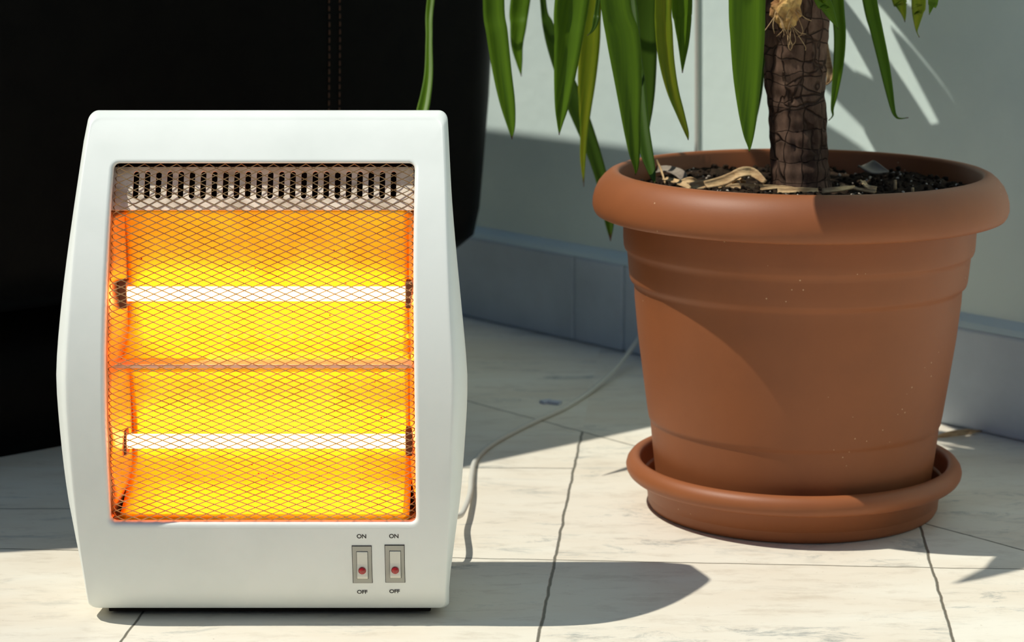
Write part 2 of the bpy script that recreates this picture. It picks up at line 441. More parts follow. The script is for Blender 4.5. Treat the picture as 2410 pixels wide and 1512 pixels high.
# ------------------------------------------------------------------ the heater
HX = -.1835
YF = [(.004,1.660),(.012,1.650),(.03,1.641),(.08,1.631),(.15,1.626),(.21,1.630),(.265,1.645),(.31,1.667),(.345,1.692),(.365,1.709),(.376,1.723)]
def yf(z): return smooth_interp(YF, z)
def row(py):                                  # front-surface height of an image row
    lo, hi = 0.0, .4
    for _ in range(40):
        z = (lo+hi)/2; t = depth(yf(z), z)
        y = 756 - FPX*((z-H)/t + sp)/cp if False else None
        d = Vector((0, yf(z), z-H)); f = d.dot(Vector((0, cp, -sp))); u = d.dot(Vector((0, sp, cp)))
        py_ = 756 - FPX*u/f
        if py_ > py: lo = z
        else: hi = z
    return (lo+hi)/2
def pxw(n, z, dy=0): return n*depth(yf(z)+dy, z)/FPX
OUT = [(262,417),(300,424),(480,443),(740,472),(850,482),(912,484.5),(1000,480),(1170,463),(1256,449),(1380,428),(1441,420)]
INN = [(262,409),(300,413),(405,424),(740,446),(850,453),(912,454.5),(1000,452),(1256,435),(1380,422),(1441,414)]
OPN = [(386,355),(600,360),(850,364),(1000,364),(1230,360)]
def tab_w(tab, dy=0): return sorted((row(y), pxw(n, row(y), dy)) for y, n in tab)
T_OUT, T_INN, T_OPN = tab_w(OUT, .015), tab_w(INN), tab_w(OPN)
ZT, ZB = row(262), row(1440)
OT, OB = row(386), row(1231)
def loop(wtab, zb, zt, r, ns=26, nh=16, kc=7, x0=HX):
    """rounded closed loop of (x,z), x = +-w(z); starts lower right, counter-clockwise"""
    pts = []
    W = lambda z: smooth_interp(wtab, z)
    def corner(cx_, cz_, a0):
        for k in range(kc): 
            a = a0 + .5*math.pi*(k+.5)/kc; pts.append((cx_+r*math.cos(a), cz_+r*math.sin(a)))
    wb_ = W(zb+r); wt_ = W(zt-r)
    for k in range(ns+1):
        z = lerp(zb+r, zt-r, k/ns); pts.append((W(z), z))
    corner(wt_-r, zt-r, 0)
    for k in range(nh+1): pts.append((lerp(wt_-r, -(wt_-r), k/nh), zt))
    corner(-(wt_-r), zt-r, .5*math.pi)
    for k in range(ns+1):
        z = lerp(zt-r, zb+r, k/ns); pts.append((-W(z), z))
    corner(-(wb_-r), zb+r, math.pi)
    for k in range(nh+1): pts.append((lerp(-(wb_-r), wb_-r, k/nh), zb))
    corner(wb_-r, zb+r, 1.5*math.pi)
    return [(x0+x, z) for x, z in pts]
def skin(loops3d, cap0=False, cap1=False):
    V = [v for l in loops3d for v in l]; n = len(loops3d[0]); F = []
    for i in range(len(loops3d)-1):
        for k in range(n):
            F.append((i*n+k, i*n+(k+1) % n, (i+1)*n+(k+1) % n, (i+1)*n+k))
    if cap0: F.append(tuple(range(n)))
    if cap1: F.append(tuple((len(loops3d)-1)*n+k for k in range(n)))
    return V, F
heater = thing('quartz_heater', 'white electric heater with glowing orange front behind a diamond grille', 'heater', (HX, 1.69, 0))
def scale_tab(tab, d): return [(z, w_+d) for z, w_ in tab]
def lp(l, fy): return [Vector((x, fy(z), z)) for x, z in l]
lo_open = loop(T_OPN, OB, OT, .0045)
lo_openb = loop(scale_tab(T_OPN, .0025), OB-.0025, OT+.0025, .0065)
lo_inn = loop(T_INN, ZB+.006, ZT-.005, .006)
loops = []
loops.append(lp(lo_open, lambda z: yf(z)+.0075))
loops.append(lp(lo_open, lambda z: yf(z)+.0035))
loops.append(lp([((a*2+b)/3, (c*2+d)/3) for (a, c), (b, d) in zip(lo_open, lo_openb)], lambda z: yf(z)+.0010))
loops.append(lp(lo_openb, lambda z: yf(z)))
for t in (.04, .2, .4, .6, .8, .94, 1):
    loops.append(lp([(lerp(a, b, t), lerp(c, d, t)) for (a, c), (b, d) in zip(lo_openb, lo_inn)], lambda z: yf(z)))
# chamfer from face edge to outer contour
lo_out = loop(T_OUT, ZB+.001, ZT, .007)
def chd(z): return interp([(0,.006),(.05,.010),(.17,.016),(.30,.010),(.377,.006)], z)
for t, k in ((.12, .03), (.5, .42), (.88, .86), (1, 1.12)):
    loops.append([Vector((lerp(a, b, t), lerp(yf(c), yf(d)+chd(d), k), lerp(c, d, t))) for (a, c), (b, d) in zip(lo_inn, lo_out)])
BACKY = 1.768
lo_bk = loop(scale_tab(T_OUT, -.010), ZB+.002, ZT-.010, .018)
for t in (.1, .5, .9):
    loops.append([Vector((lerp(a, b, t*.5), lerp(yf(d0)+chd(d0)+.003, BACKY, t), lerp(d0, d, t))) for (a, d0), (b, d) in zip(lo_out, lo_bk)])
loops.append([Vector((b, BACKY, d)) for b, d in lo_bk])
lo_bk2 = loop(scale_tab(T_OUT, -.022), ZB+.012, ZT-.024, .018)
loops.append([Vector((b, BACKY+.006, d)) for b, d in lo_bk2])
V, F = skin(loops, cap1=True)
hs = mesh_obj('housing', V, F, M_plastic, heater)
# feet under the casing
for sx_ in (-.10, .10):
    bm = bmesh.new(); box_bm(bm, HX+sx_-.02, HX+sx_+.02, 1.672, 1.755, 0, .007)
    bevel(bm_obj('foot', bm, M_rubber, heater), .0015, 2)

bm = bmesh.new(); box_bm(bm, HX-.122, HX+.122, 1.664, 1.762, .0022, .0066)  # dark sheet added to deepen the shade under the casing
bevel(bm_obj('underside_shade', bm, M_dark, heater), .001, 2)
# near-black open box behind the opening, added so the slots look unlit
x0c, x1c = HX-.118, HX+.118
ZV = row(495)
bm = bmesh.new()
def quad(bm, *p): bm.faces.new([bm.verts.new(q) for q in p])
cz0, cz1 = OB-.002, OT+.002
quad(bm, (x0c,1.755,cz0), (x1c,1.755,cz0), (x1c,1.755,cz1), (x0c,1.755,cz1))
quad(bm, (x0c,1.65,cz0), (x0c,1.755,cz0), (x0c,1.755,cz1), (x0c,1.692,cz1))
quad(bm, (x1c,1.65,cz0), (x1c,1.755,cz0), (x1c,1.755,cz1), (x1c,1.692,cz1))
quad(bm, (x0c,1.70,cz1), (x1c,1.70,cz1), (x1c,1.755,cz1), (x0c,1.755,cz1))
bm_obj('shade_lining', bm, M_dark, heater)

def prow(py, Y): return atY(628, py, Y).z
# vent plate with slots
def vent_plate():
    Y = 1.691
    z1 = prow(394, Y+.009); z0 = prow(496, Y-.009); xa, xb = HX-.1165, HX+.1165
    bm = bmesh.new()
    def add(pts):
        vs_ = [bm.verts.new((x, 0, z)) for x, z in pts]; return [bm.edges.new((vs_[i], vs_[(i+1) % len(vs_)])) for i in range(len(vs_))]
    E = add([(xa, z0), (xb, z0), (xb, z1), (xa, z1)])
    sz0, sz1 = prow(467, Y), prow(407, Y); r = .0021
    for k in range(24):
        x = atY(320+26.35*k, 440, Y).x
        pts = [(x+r*math.cos(a), sz1-r+r*math.sin(a)) for a in [math.pi*i/6 for i in range(7)]] + [(x+r*math.cos(a), sz0+r+r*math.sin(a)) for a in [math.pi+math.pi*i/6 for i in range(7)]]
        E += add(pts)
    bmesh.ops.triangle_fill(bm, edges=E, use_beauty=True)
    for v in bm.verts: v.co.y = Y + (v.co.z-(z0+z1)/2)*.55
    o = bm_obj('vent_plate', bm, M_plate, heater)
    s = o.modifiers.new('thick', 'SOLIDIFY'); s.thickness = .0009; s.offset = -1
vent_plate()
# two reflector troughs, tubes, holders, rail
xl, xr = HX-.1085, HX+.1070
def trough(pt, pb, ptube, at_, ab_, mr):
    YT = 1.688
    zt, zb, zc = prow(pt, 1.7135-at_), prow(pb, 1.7135-ab_), prow(ptube, YT)
    prof = []
    n = 28
    for k in range(n+1):
        s = k/n; z = lerp(zt, zb, s)
        q = abs(2*s-1); Y = 1.7135 - (.5*q**2 + .5*q**3.2)*(at_ if s < .5 else ab_)
        prof.append((Y, z))
    V = []; F = []
    m_ = 40
    for i in range(m_+1):
        x = lerp(xl, xr, i/m_)
        for Y, z in prof: V.append((x, Y, z))
    for i in range(m_):
        for k in range(n): a = i*(n+1)+k; F.append((a, a+1, a+n+2, a+n+1))
    # closed ends
    for xi in (0, m_):
        base = xi*(n+1)
    o = mesh_obj('reflector', V, F, mr, heater)
    s = o.modifiers.new('thick', 'SOLIDIFY'); s.thickness = .0006; s.offset = 0
    a = atY(301, ptube, YT).x; b2 = atY(955, ptube, YT).x
    V, F = tube([(a, YT, zc), (lerp(a, b2, .5), YT, zc), (b2, YT, zc)], .0056, 24)
    mesh_obj('heating_tube', V, F, M_tube, heater)
    for (u, v) in ((a-.0062, a), (b2, b2+.0075)):
        bm = bmesh.new(); box_bm(bm, u, v, YT-.007, YT+.009, zc-.010, zc+.010)
        bevel(bm_obj('tube_holder', bm, M_hold, heater), .001, 2)
    return zb
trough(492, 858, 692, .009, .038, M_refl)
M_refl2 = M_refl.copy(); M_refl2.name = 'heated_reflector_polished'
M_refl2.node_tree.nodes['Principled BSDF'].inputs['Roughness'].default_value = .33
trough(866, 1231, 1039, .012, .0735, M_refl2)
zr = prow(863, 1.662)
bm = bmesh.new(); box_bm(bm, xl-.004, xr+.005, 1.6620, 1.706, zr-.0017, zr+.0015)
bevel(bm_obj('reflector_rail', bm, M_rail, heater), .0008, 2)
# side plates between grille edge and reflector ends
for sgn, xo, xi in ((-1, HX-.1155, xl+.0015), (1, HX+.1145, xr-.0008)):
    zt, zb = prow(496, 1.69), OB-.002
    V = []; F = []
    n = 40
    for k in range(n+1):
        z = lerp(zb, zt, k/n)
        wav = .0012*math.sin(z*150+sgn)
        V += [(xo, yf(z)+.016, z), (lerp(xo, xi, .45)+wav, yf(z)+.030, z), (xi, 1.700, z), (xi+.002*sgn, 1.722, z)]
    for k in range(n):
        for j in range(3): a = k*4+j; F.append((a, a+1, a+5, a+4))
    o = mesh_obj('side_plate', V, F, M_side, heater)
    s = o.modifiers.new('thick', 'SOLIDIFY'); s.thickness = .0006; s.offset = 0
# floor of the cavity
bm = bmesh.new(); quad(bm, (HX-.1155, 1.6385, OB-.0025), (HX+.1145, 1.6385, OB-.0025), (HX+.1145, 1.70, OB-.0025), (HX-.1155, 1.70, OB-.0025))
o = bm_obj('bottom_plate', bm, M_side, heater); s = o.modifiers.new('thick', 'SOLIDIFY'); s.thickness = .0006; s.offset = -1

# diamond grille
def grille():
    r = .0065
    zt, zb = OT-.0010, OB+.0008
    zmid0, zmid1 = zb, zt
    nrow = 52; ncol = 19
    def surf(a, b):                           # a,b in 0..1 (developed width, height)
        z = lerp(zb, zt, b)
        Wd = smooth_interp(T_OPN, z) - .0007
        flat = 2*(Wd-r); total = flat + 2*r*1.45
        s = (a-.5)*total
        if abs(s) <= flat/2: x, dy = s, 0
        else:
            q = min((abs(s)-flat/2)/r, 1.5); x = math.copysign(flat/2 + r*math.sin(q), s); dy = r*(1-math.cos(q))
        # the top edge tucks in a little as well
        e = (1-b)*(zt-zb)
        if e < .004: dy += .0035*(1-e/.004)**2
        return Vector((HX+.0004+x, yf(z)+.0042+dy, z))
    V = []; F = []
    th, dp = .00029, .00032
    for fam in (1, -1):
        start = -2*ncol if fam == 1 else 0
        for s in range(-nrow, ncol+1) if fam == 1 else range(0, ncol+nrow+1):
            # strand: column coordinate c = s + fam*rw (rw half-steps vertical)
            pts = []
            rw = 0.0
            while rw <= nrow+1e-6:
                c = s + fam*rw
                if -1e-6 <= c <= ncol+1e-6: pts.append((c, rw))
                rw += .5
            if len(pts) < 2: continue
            P = []
            for i, (c, rw) in enumerate(pts):
                P.append(surf(c/ncol, rw/nrow))
                if i < len(pts)-1:
                    c2, r2 = pts[i+1]; P.append(surf((c+c2)/2/ncol, (rw+r2)/2/nrow))
            n0 = len(V)
            for i, p in enumerate(P):
                t = (P[min(i+1, len(P)-1)]-P[max(i-1, 0)]).normalized()
                nn = Vector((0, -1, 0)); sd_ = t.cross(nn)
                if sd_.length < 1e-6: sd_ = Vector((0, 0, 1))
                sd_.normalize()
                n2 = sd_.cross(t).normalized()
                oy = n2*(0.0002*fam)
                for (u, v_) in ((1, 1), (1, -1), (-1, -1), (-1, 1)):
                    V.append(p + sd_*(u*th) + n2*(v_*dp) + oy)
            for i in range(len(P)-1):
                for k in range(4):
                    F.append((n0+i*4+k, n0+i*4+(k+1) % 4, n0+(i+1)*4+(k+1) % 4, n0+(i+1)*4+k))
    return V, F
V, F = grille()
mesh_obj('grille', V, F, M_wire, heater, smooth=False)

# rocker switches and printed words
def face_frame(px, py):
    z = row(py); Y = yf(z); dz = .002
    tz = Vector((0, yf(z+dz)-yf(z-dz), 2*dz)).normalized(); tx = Vector((1, 0, 0)); n = tx.cross(tz).normalized()  # pointing to -Y
    x = atY(px, py, Y).x
    M = Matrix.Identity(4)
    for i, c in enumerate((tx, n, tz)):
        for j in range(3): M[j][i] = c[j]
    M.translation = Vector((x, Y, z))
    return M                                   # local x right, y outward, z up
def switch(cx_, y0, y1, rx, ry0, ry1, lx, ly):
    k = depth(1.645, .04)/FPX
    M = face_frame(cx_, (y0+y1)/2); hh = (y1-y0)/2*k; hw = 22.0*k
    def P(px, py): return ((px-cx_)*k, ((y0+y1)/2-py)*k)
    bm = bmesh.new()
    # frame with a square well for the rocker
    rx0, rz1 = P(rx-13.5, ry0-1.5); rx1, rz0 = P(rx+13.5, ry1+2.5)
    d = .0004
    for (a, b2, c, e) in ((-hw, hw, rz1, hh), (-hw, hw, -hh, rz0), (-hw, rx0, rz0, rz1), (rx1, hw, rz0, rz1)):
        box_bm(bm, a, b2, -.002, d, c, e, M)
    sw = bm_obj('rocker_switch', bm, M_bezel, heater)
    bm = bmesh.new(); box_bm(bm, -hw-.0004, hw+.0004, -.003, .00008, -hh-.0004, hh+.0005, M)  # black plate painted as the shadow gap round the switch frame
    bm_obj('switch_shadow_gap', bm, M_ink_gap, sw)
    # rocker: upper half slopes inwards, lower half stands out
    ax, az1 = P(rx-12.5, ry0); bx, az0 = P(rx+12.5, ry1)
    prof = [(az1, .0008), (lerp(az1, az0, .45), .0014), (lerp(az1, az0, .86), .0034), (lerp(az1, az0, .90), .0034), (az0+.0002, .0020), (az0, -.002), (az1, -.002)]
    bm = bmesh.new(); A = [bm.verts.new(M @ Vector((ax, y, z))) for z, y in prof]; B = [bm.verts.new(M @ Vector((bx, y, z))) for z, y in prof]
    bm.faces.new(A); bm.faces.new(B[::-1])
    for i in range(len(prof)): j = (i+1) % len(prof); bm.faces.new([A[i], B[i], B[j], A[j]])
    rk = bm_obj('rocker', bm, M_rock, sw); bevel(rk, .0002, 2)
    x, z = P(lx, ly); yo = interp([(lerp(az1, az0, .86), .0034), (lerp(az1, az0, .45), .0014)], z)
    V = []; F = []
    R_ = 9.2*k; nseg = 24
    for j, (r_, h_) in enumerate(((1, -.0006), (1, .0003), (.88, .0009), (.6, .0015), (.3, .0018), (.02, .0019))):
        for i in range(nseg):
            a = 2*math.pi*i/nseg; V.append(M @ Vector((x+R_*r_*math.cos(a), yo+h_, z+R_*r_*math.sin(a))))
    for j in range(5):
        for i in range(nseg): F.append((j*nseg+i, j*nseg+(i+1) % nseg, (j+1)*nseg+(i+1) % nseg, (j+1)*nseg+i))
    F.append(tuple(5*nseg+i for i in range(nseg)))
    o = mesh_obj('indicator_light', V, F, M_led, sw); o['label'] = 'round red indicator light'
switch(852.5, 1281, 1378, 853, 1295, 1365, 852.5, 1342)
switch(929.5, 1279, 1377, 930.5, 1293.5, 1363, 930, 1341)
def word(txt, px, py, hpx):
    cu = bpy.data.curves.new('txt', 'FONT'); cu.body = txt; cu.align_x = 'CENTER'; cu.align_y = 'CENTER'
    cu.size = hpx*depth(1.645, .04)/FPX/.70; cu.offset = cu.size*.02; cu.extrude = .00002; cu.space_character = .96
    to = bpy.data.objects.new('txt', cu); COL.objects.link(to)
    bpy.context.view_layer.update()
    dg = bpy.context.evaluated_depsgraph_get()
    me = bpy.data.meshes.new_from_object(to.evaluated_get(dg))
    M = face_frame(px, py)
    cz = (min(v.co.y for v in me.vertices)+max(v.co.y for v in me.vertices))/2
    for v in me.vertices:
        v.co = M @ Vector((v.co.x, .00012+v.co.z, v.co.y-cz))
    bpy.data.objects.remove(to); bpy.data.curves.remove(cu)
    o = bpy.data.objects.new('printed_word', me); COL.objects.link(o); me.materials.clear(); me.materials.append(M_ink_gap); attach(o, heater)
    o['label'] = 'small black printed word %s' % txt
for t, x, y in (('ON', 851, 1263), ('OFF', 852.5, 1394), ('ON', 927, 1262.5), ('OFF', 928.5, 1392.5)): word(t, x, y, 10.2)

# power cord: from the back of the heater over the floor and up the wall
cr_ = .0025
pts = [Vector((HX+.10, 1.765, .045)), Vector((HX+.125, 1.80, .040))]
for px, py, z in ((1078,1216,.014), (1094,1196,.009), (1106,1160,.006), (1110,1120,.004), (1119,1084,.0025), (1150,1052,.0025), (1200,1022,.0025), (1262,991,.0025), (1330,960,.0025), (1385,925,.003), (1440,878,.008), (1478,832,.016), (1503,796,.026), (1540,730,.045)):
    pts.append(atZ(px, py, z))
q = wall_pt(1600, 640, .010); pts.append(q)
q = wall_pt(1630, 560, .004); pts.append(q)
for py in (480, 350, 200, 60, -100, -400, -700): pts.append(wall_pt(1640, py, -.0085))
V, F = tube(catmull([tuple(p) for p in pts], 8), cr_, 10)
mesh_obj('power_cord', V, F, M_cord, heater)['label'] = 'off white cable running from the heater to the wall'

# ------------------------------------------------------------------ pot, saucer
PC = atZ(1866, 1187); PY = PC.y
def prof_pt(half, yc):
    p = atY(1205, yc, PY); t = depth(PY, p.z); return (half*t/FPX, p.z)
PX = PC.x
PX = .5*(PX + (1879-1205)*depth(PY, .30)/FPX)
sau = [prof_pt(*q) for q in ((343,1187),(339,1187.5))]
SA = [(1,1187.2),(325,1187.2),(334,1184),(338,1176),(343,1119),(346,1114),(380,1115),(386,1110),(390,1103),(391.5,1095),(389,1085),(382,1076),(372,1071),(363,1072),(358,1077),(356,1086)]
SP = [prof_pt(*q) for q in SA]; SP = [(r, max(z, .0)) for r, z in SP]
SP += [(SP[-1][0]-.006, .010), (SP[-1][0]-.012, .006), (.001, .006)]
def fine(P, sub=3): return [(max(a, .0005), b) for a, b in catmull(P, sub)]
V, F = lathe(SP, 128, PX, PY)
saucer = mesh_obj('plant_saucer', V, F, M_terra); tag(saucer, 'round terracotta plastic saucer under the big plant pot', 'saucer')
bevel(saucer, .0015, 2, 50)
pot = thing('flower_pot', 'large round terracotta plastic plant pot with a thick rim', 'plant pot', (PX, PY, .006))
BODY = [(413,506),(411,560),(409.5,577),(407,584),(401,590),(400,600),(397,630),(394.5,650),(392,658),(385,664),(382.5,672),(381,700),(372,780),(357,880),(345,958),(342.5,972),(341,980),(338.5,983),(337,990),(330,1050),(322,1110),(319,1135)]
BP = [prof_pt(*q) for q in BODY]
zb_ = .0062
BP += [(BP[-1][0]-.003, zb_+.004), (BP[-1][0]-.006, zb_), (.001, zb_)]
inner = [(.001, .02), (.10, .02), (.142, .245), prof_pt(410, 500)]
V, F = lathe(list(reversed(BP)) + [(r-.004, z) for r, z in reversed(inner)] , 160, PX, PY)
bd = mesh_obj('pot_body', V, F, M_terra, pot)
bd.modifiers.new('e', 'EDGE_SPLIT').split_angle = math.radians(45)
RIM = [(411,520),(411,503),(440,502),(472,502.5),(478,500),(482,494),(485.5,482),(485,466),(481,449),(473,431),(461,416),(449,406),(438,401),(430,400.5),(426,403),(423,409),(418,460)]
RP = [prof_pt(*q) for q in RIM]; RP.append((RP[0][0]-.004, RP[0][1]))
V, F = lathe(RP, 160, PX, PY, closed=True)
rm = mesh_obj('pot_rim', V, F, M_terra, pot)
rm.modifiers.new('e', 'EDGE_SPLIT').split_angle = math.radians(50)
ZR = prof_pt(426, 403)[1]
# soil
ZS = ZR - .016
V = []; F = []; nr, ns_ = 60, 150
from mathutils import noise as mn
RS = .150
def soil_h(x, y):
    p = Vector((x*38, y*38, 1.3)); q = Vector((x*150, y*150, 4))
    return ZS + .007*mn.noise(Vector((x*9, y*9, 2))) + .006*mn.noise(p) + .0035*mn.noise(q)
for i in range(nr+1):
    r = RS*i/nr
    for k in range(ns_):
        a = 2*math.pi*k/ns_; x, y = r*math.cos(a), r*math.sin(a)
        V.append((PX+x, PY+y, soil_h(x, y)))
for i in range(nr):
    for k in range(ns_): F.append((i*ns_+k, i*ns_+(k+1) % ns_, (i+1)*ns_+(k+1) % ns_, (i+1)*ns_+k))
so = mesh_obj('potting_soil', V, F, M_soil, smooth=False); tag(so, 'dark crumbly potting soil filling the big terracotta pot', 'soil'); so['kind'] = 'stuff'
# perlite and crumbs
rnd = random.Random(3)
def crumbs(name, n, m, smin, smax, label, cat, arc=None):
    bm = bmesh.new()
    for _ in range(n):
        a = rnd.uniform(0, 2*math.pi); r = RS*.97*math.sqrt(rnd.random()); x, y = r*math.cos(a), r*math.sin(a)
        s = rnd.uniform(smin, smax)
        mt = Matrix.Translation((PX+x, PY+y, soil_h(x, y)+s*.3)) @ Matrix.Rotation(rnd.random()*6, 4, Vector((rnd.random(), rnd.random(), 1)).normalized()) @ Matrix.Diagonal((s, s*rnd.uniform(.5, 1), s*rnd.uniform(.5, .9), 1))
        bmesh.ops.create_icosphere(bm, subdivisions=1, radius=1, matrix=mt)
    o = bm_obj(name, bm, m); tag(o, label, cat); o['kind'] = 'stuff'; return o
crumbs('perlite_grains', 420, M_perl, .0006, .0017, 'pale perlite grains scattered over the dark soil in the pot', 'perlite')
crumbs('soil_crumbs', 900, M_soil, .001, .0040, 'loose dark soil crumbs lying on the soil in the pot', 'soil')

# straw and dry leaves on the soil
def ribbon(pts, wd, m, name, th=.0012, curl=.3, n=6, sub=5, parent=None):
    """pts: (x,y,z), wd list; a thick, slightly cupped ribbon"""
    P4 = catmull([(*p, w_) for p, w_ in zip(pts, wd)], sub)
    V = []; F = []
    for i, p in enumerate(P4):
        a = Vector(P4[max(i-1, 0)][:3]); b = Vector(P4[min(i+1, len(P4)-1)][:3]); t = (b-a).normalized()
        sd_ = t.cross(Vector((0, -.8, .6))).normalized(); nn = sd_.cross(t).normalized()
        w_ = max(p[3], .0004)
        for k in range(n+1):
            u = 2*k/n-1; V.append(Vector(p[:3]) + sd_*(u*w_/2) + nn*(curl*w_*(u*u)))
    for i in range(len(P4)-1):
        for k in range(n): a = i*(n+1)+k; F.append((a, a+1, a+n+2, a+n+1))
    o = mesh_obj(name, V, F, m, parent)
    s = o.modifiers.new('thick', 'SOLIDIFY'); s.thickness = th; s.offset = 0
    return o
def on_soil(px, py, lift=0):
    p = atZ(px, py, ZS+lift); return tuple(p)
straws = [
 ([(1700,434,.006),(1740,409,.017),(1770,408,.017),(1800,430,.010)], [.006,.006,.006,.003], 'thick arched straw coloured dry leaf lying left of the trunk', M_straw),
 ([(1660,437,.008),(1700,428,.010),(1740,410,.016),(1765,406,.014)], [.005,.006,.005,.003], 'pale dry leaf strip folded against the thick arched one in the pot', M_straw),
 ([(1620,440,.003),(1660,436,.005),(1720,437,.004),(1760,441,.004)], [.004,.006,.005,.002], 'flat tan dry leaf strip lying in front of the arched dry leaf', M_straw),
 ([(1532,404,.002),(1570,402,.006),(1600,412,.007),(1612,430,.002)], [.008,.010,.010,.004], 'broad brownish dry leaf curling over the soil at the pot left', M_straw2),
 ([(1545,376,.018),(1556,400,.010),(1566,432,.004)], [.0012,.0014,.0010], 'thin upright dry fibre standing at the left of the pot', M_straw),
 ([(1565,422,.006),(1600,432,.007),(1625,444,.004)], [.003,.004,.002], 'small twisted straw bit below the thin upright fibre', M_straw),
 ([(1780,448,.004),(1840,441,.006),(1880,447,.004)], [.002,.003,.002], 'short straw lying just in front of the trunk', M_straw),
 ([(1830,451,.005),(1880,449,.006),(1925,450,.005)], [.003,.0035,.003], 'straight straw lying along the inner front rim by the trunk', M_straw),
 ([(1935,451,.005),(1975,446,.007),(2012,441,.006)], [.003,.003,.002], 'straw lying right of the trunk base and rising to the right', M_straw),
 ([(1980,437,.004),(2020,446,.006),(2060,452,.006)], [.002,.003,.004], 'second straw right of the trunk sloping down to the rim', M_straw),
 ([(2030,427,.004),(2040,440,.008),(2062,448,.006)], [.003,.003,.004], 'short forked straw piece between trunk and the two stubs', M_straw),
 ([(1592,436,.003),(1625,425,.008),(1650,436,.003)], [.003,.004,.002], 'small bent straw bit beside the left end of the arched dry leaf', M_straw),
 ([(1700,446,.004),(1740,440,.006),(1790,443,.004),(1830,440,.004)], [.003,.004,.004,.002], 'long straw lying under the right end of the arched dry leaf', M_straw),
 ([(1725,430,.006),(1745,420,.012),(1748,436,.004)], [.003,.004,.003], 'short brown strip crossing beneath the arched dry leaf', M_straw),
 ([(2022,394,.007),(2040,392,.011),(2062,400,.009),(2092,404,.008)], [.002,.013,.012,.001], 'oval grey brown dry leaf lying at the back right of the pot', M_straw2),
]
straw_group = 'dry leaf bits on the soil'
for q, wd, lab, m in straws:
    o = ribbon([on_soil(*p) for p in q], [w_*1.5 for w_ in wd] if m is M_straw and wd[0] > .002 else wd, m, 'dry_leaf', curl=.2)
    tag(o, lab, 'dry leaf', straw_group)
def stub(x, ytop, ybot, r, lab, m=M_straw):
    a = Vector(on_soil(x, ybot, .0)); b = atY(x, ytop, a.y)
    V, F = tube([a, (a+b)/2, b], [r, r*.9, r*.85], 8)
    tag(mesh_obj('plant_stub', V, F, m), lab, 'stub', 'cut stubs standing in the soil')
stub(2107, 424, 452, .0014, 'taller pale cut stub standing right of the trunk near the rim')
stub(2148, 442, 455, .0014, 'shorter pale cut stub, rightmost in the pot')
stub(1786, 405, 446, .0015, 'brown cut stub standing just left of the trunk', M_straw2)

# ------------------------------------------------------------------ the yucca
plant = thing('yucca_plant', 'yucca with a thick ringed brown trunk and long drooping green leaves', 'plant', (PX, PY, ZS-.02))
TW = [(1890,470,80),(1888,452,74),(1884,425,70),(1880,350,66),(1875,260,66),(1870,180,70),(1872,110,73),(1876,40,75),(1876,0,75),(1876,-120,70),(1876,-300,62),(1876,-420,50)]
def trunk():
    seg = 72; V = []; F = []; ctr = []
    T4 = []
    for px, py, hw in TW:
        p = atY(px, py, PY); t = depth(PY, p.z); T4.append((p.x, p.z, hw*t/FPX))
    C = catmull(T4, 14)
    for x, z, r in C:
        for k in range(seg):
            a = 2*math.pi*k/seg
            d = .0018*mn.noise(Vector((math.cos(a)*3.2, math.sin(a)*3.2, z*55))) + .0012*mn.noise(Vector((math.cos(a)*9, math.sin(a)*9, z*60))) + .0016*(abs((z*70) % 1 - .5)-.25) + .0009*mn.noise(Vector((math.cos(a)*20, math.sin(a)*20, z*40)))
            V.append((x+(r+d)*math.cos(a), PY+(r+d)*math.sin(a), z))
    n = len(C)
    for i in range(n-1):
        for k in range(seg): F.append((i*seg+k, i*seg+(k+1) % seg, (i+1)*seg+(k+1) % seg, (i+1)*seg+k))
    F.append(tuple((n-1)*seg+k for k in range(seg)))
    mesh_obj('trunk', V, F, M_bark, plant)
    return Vector((C[-1][0], PY, C[-1][1]))
TOP = trunk()
# frayed cut stump on the trunk front
bm = bmesh.new()
sp_ = atY(1850, 22, PY-.026)
bmesh.ops.create_icosphere(bm, subdivisions=4, radius=1, matrix=Matrix.Translation(sp_) @ Matrix.Diagonal((.0115, .008, .016, 1)))
for v in bm.verts:
    q = v.co*1; v.co += (v.co-sp_)*(.35*mn.noise(q*120) + .25*mn.noise(q*300))
bm_obj('cut_stump', bm, M_wood, plant)['label'] = 'frayed yellow cut branch stump'
V = []; F = []
for k in range(16):
    a = sp_ + Vector((rnd.uniform(-.012, .012), -.006, rnd.uniform(-.018, .006)))
    b = a + Vector((rnd.uniform(-.010, .010), -.004, -rnd.uniform(.006, .018))); c = b + Vector((rnd.uniform(-.006, .006), .001, -rnd.uniform(0, .008)))
    v, f = tube(catmull([tuple(a), tuple(b), tuple(c)], 4), .00035, 4); F += [tuple(i+len(V) for i in q) for q in f]; V += v
o = mesh_obj('bark_fibres', V, F, M_straw, plant); o['kind'] = 'stuff'

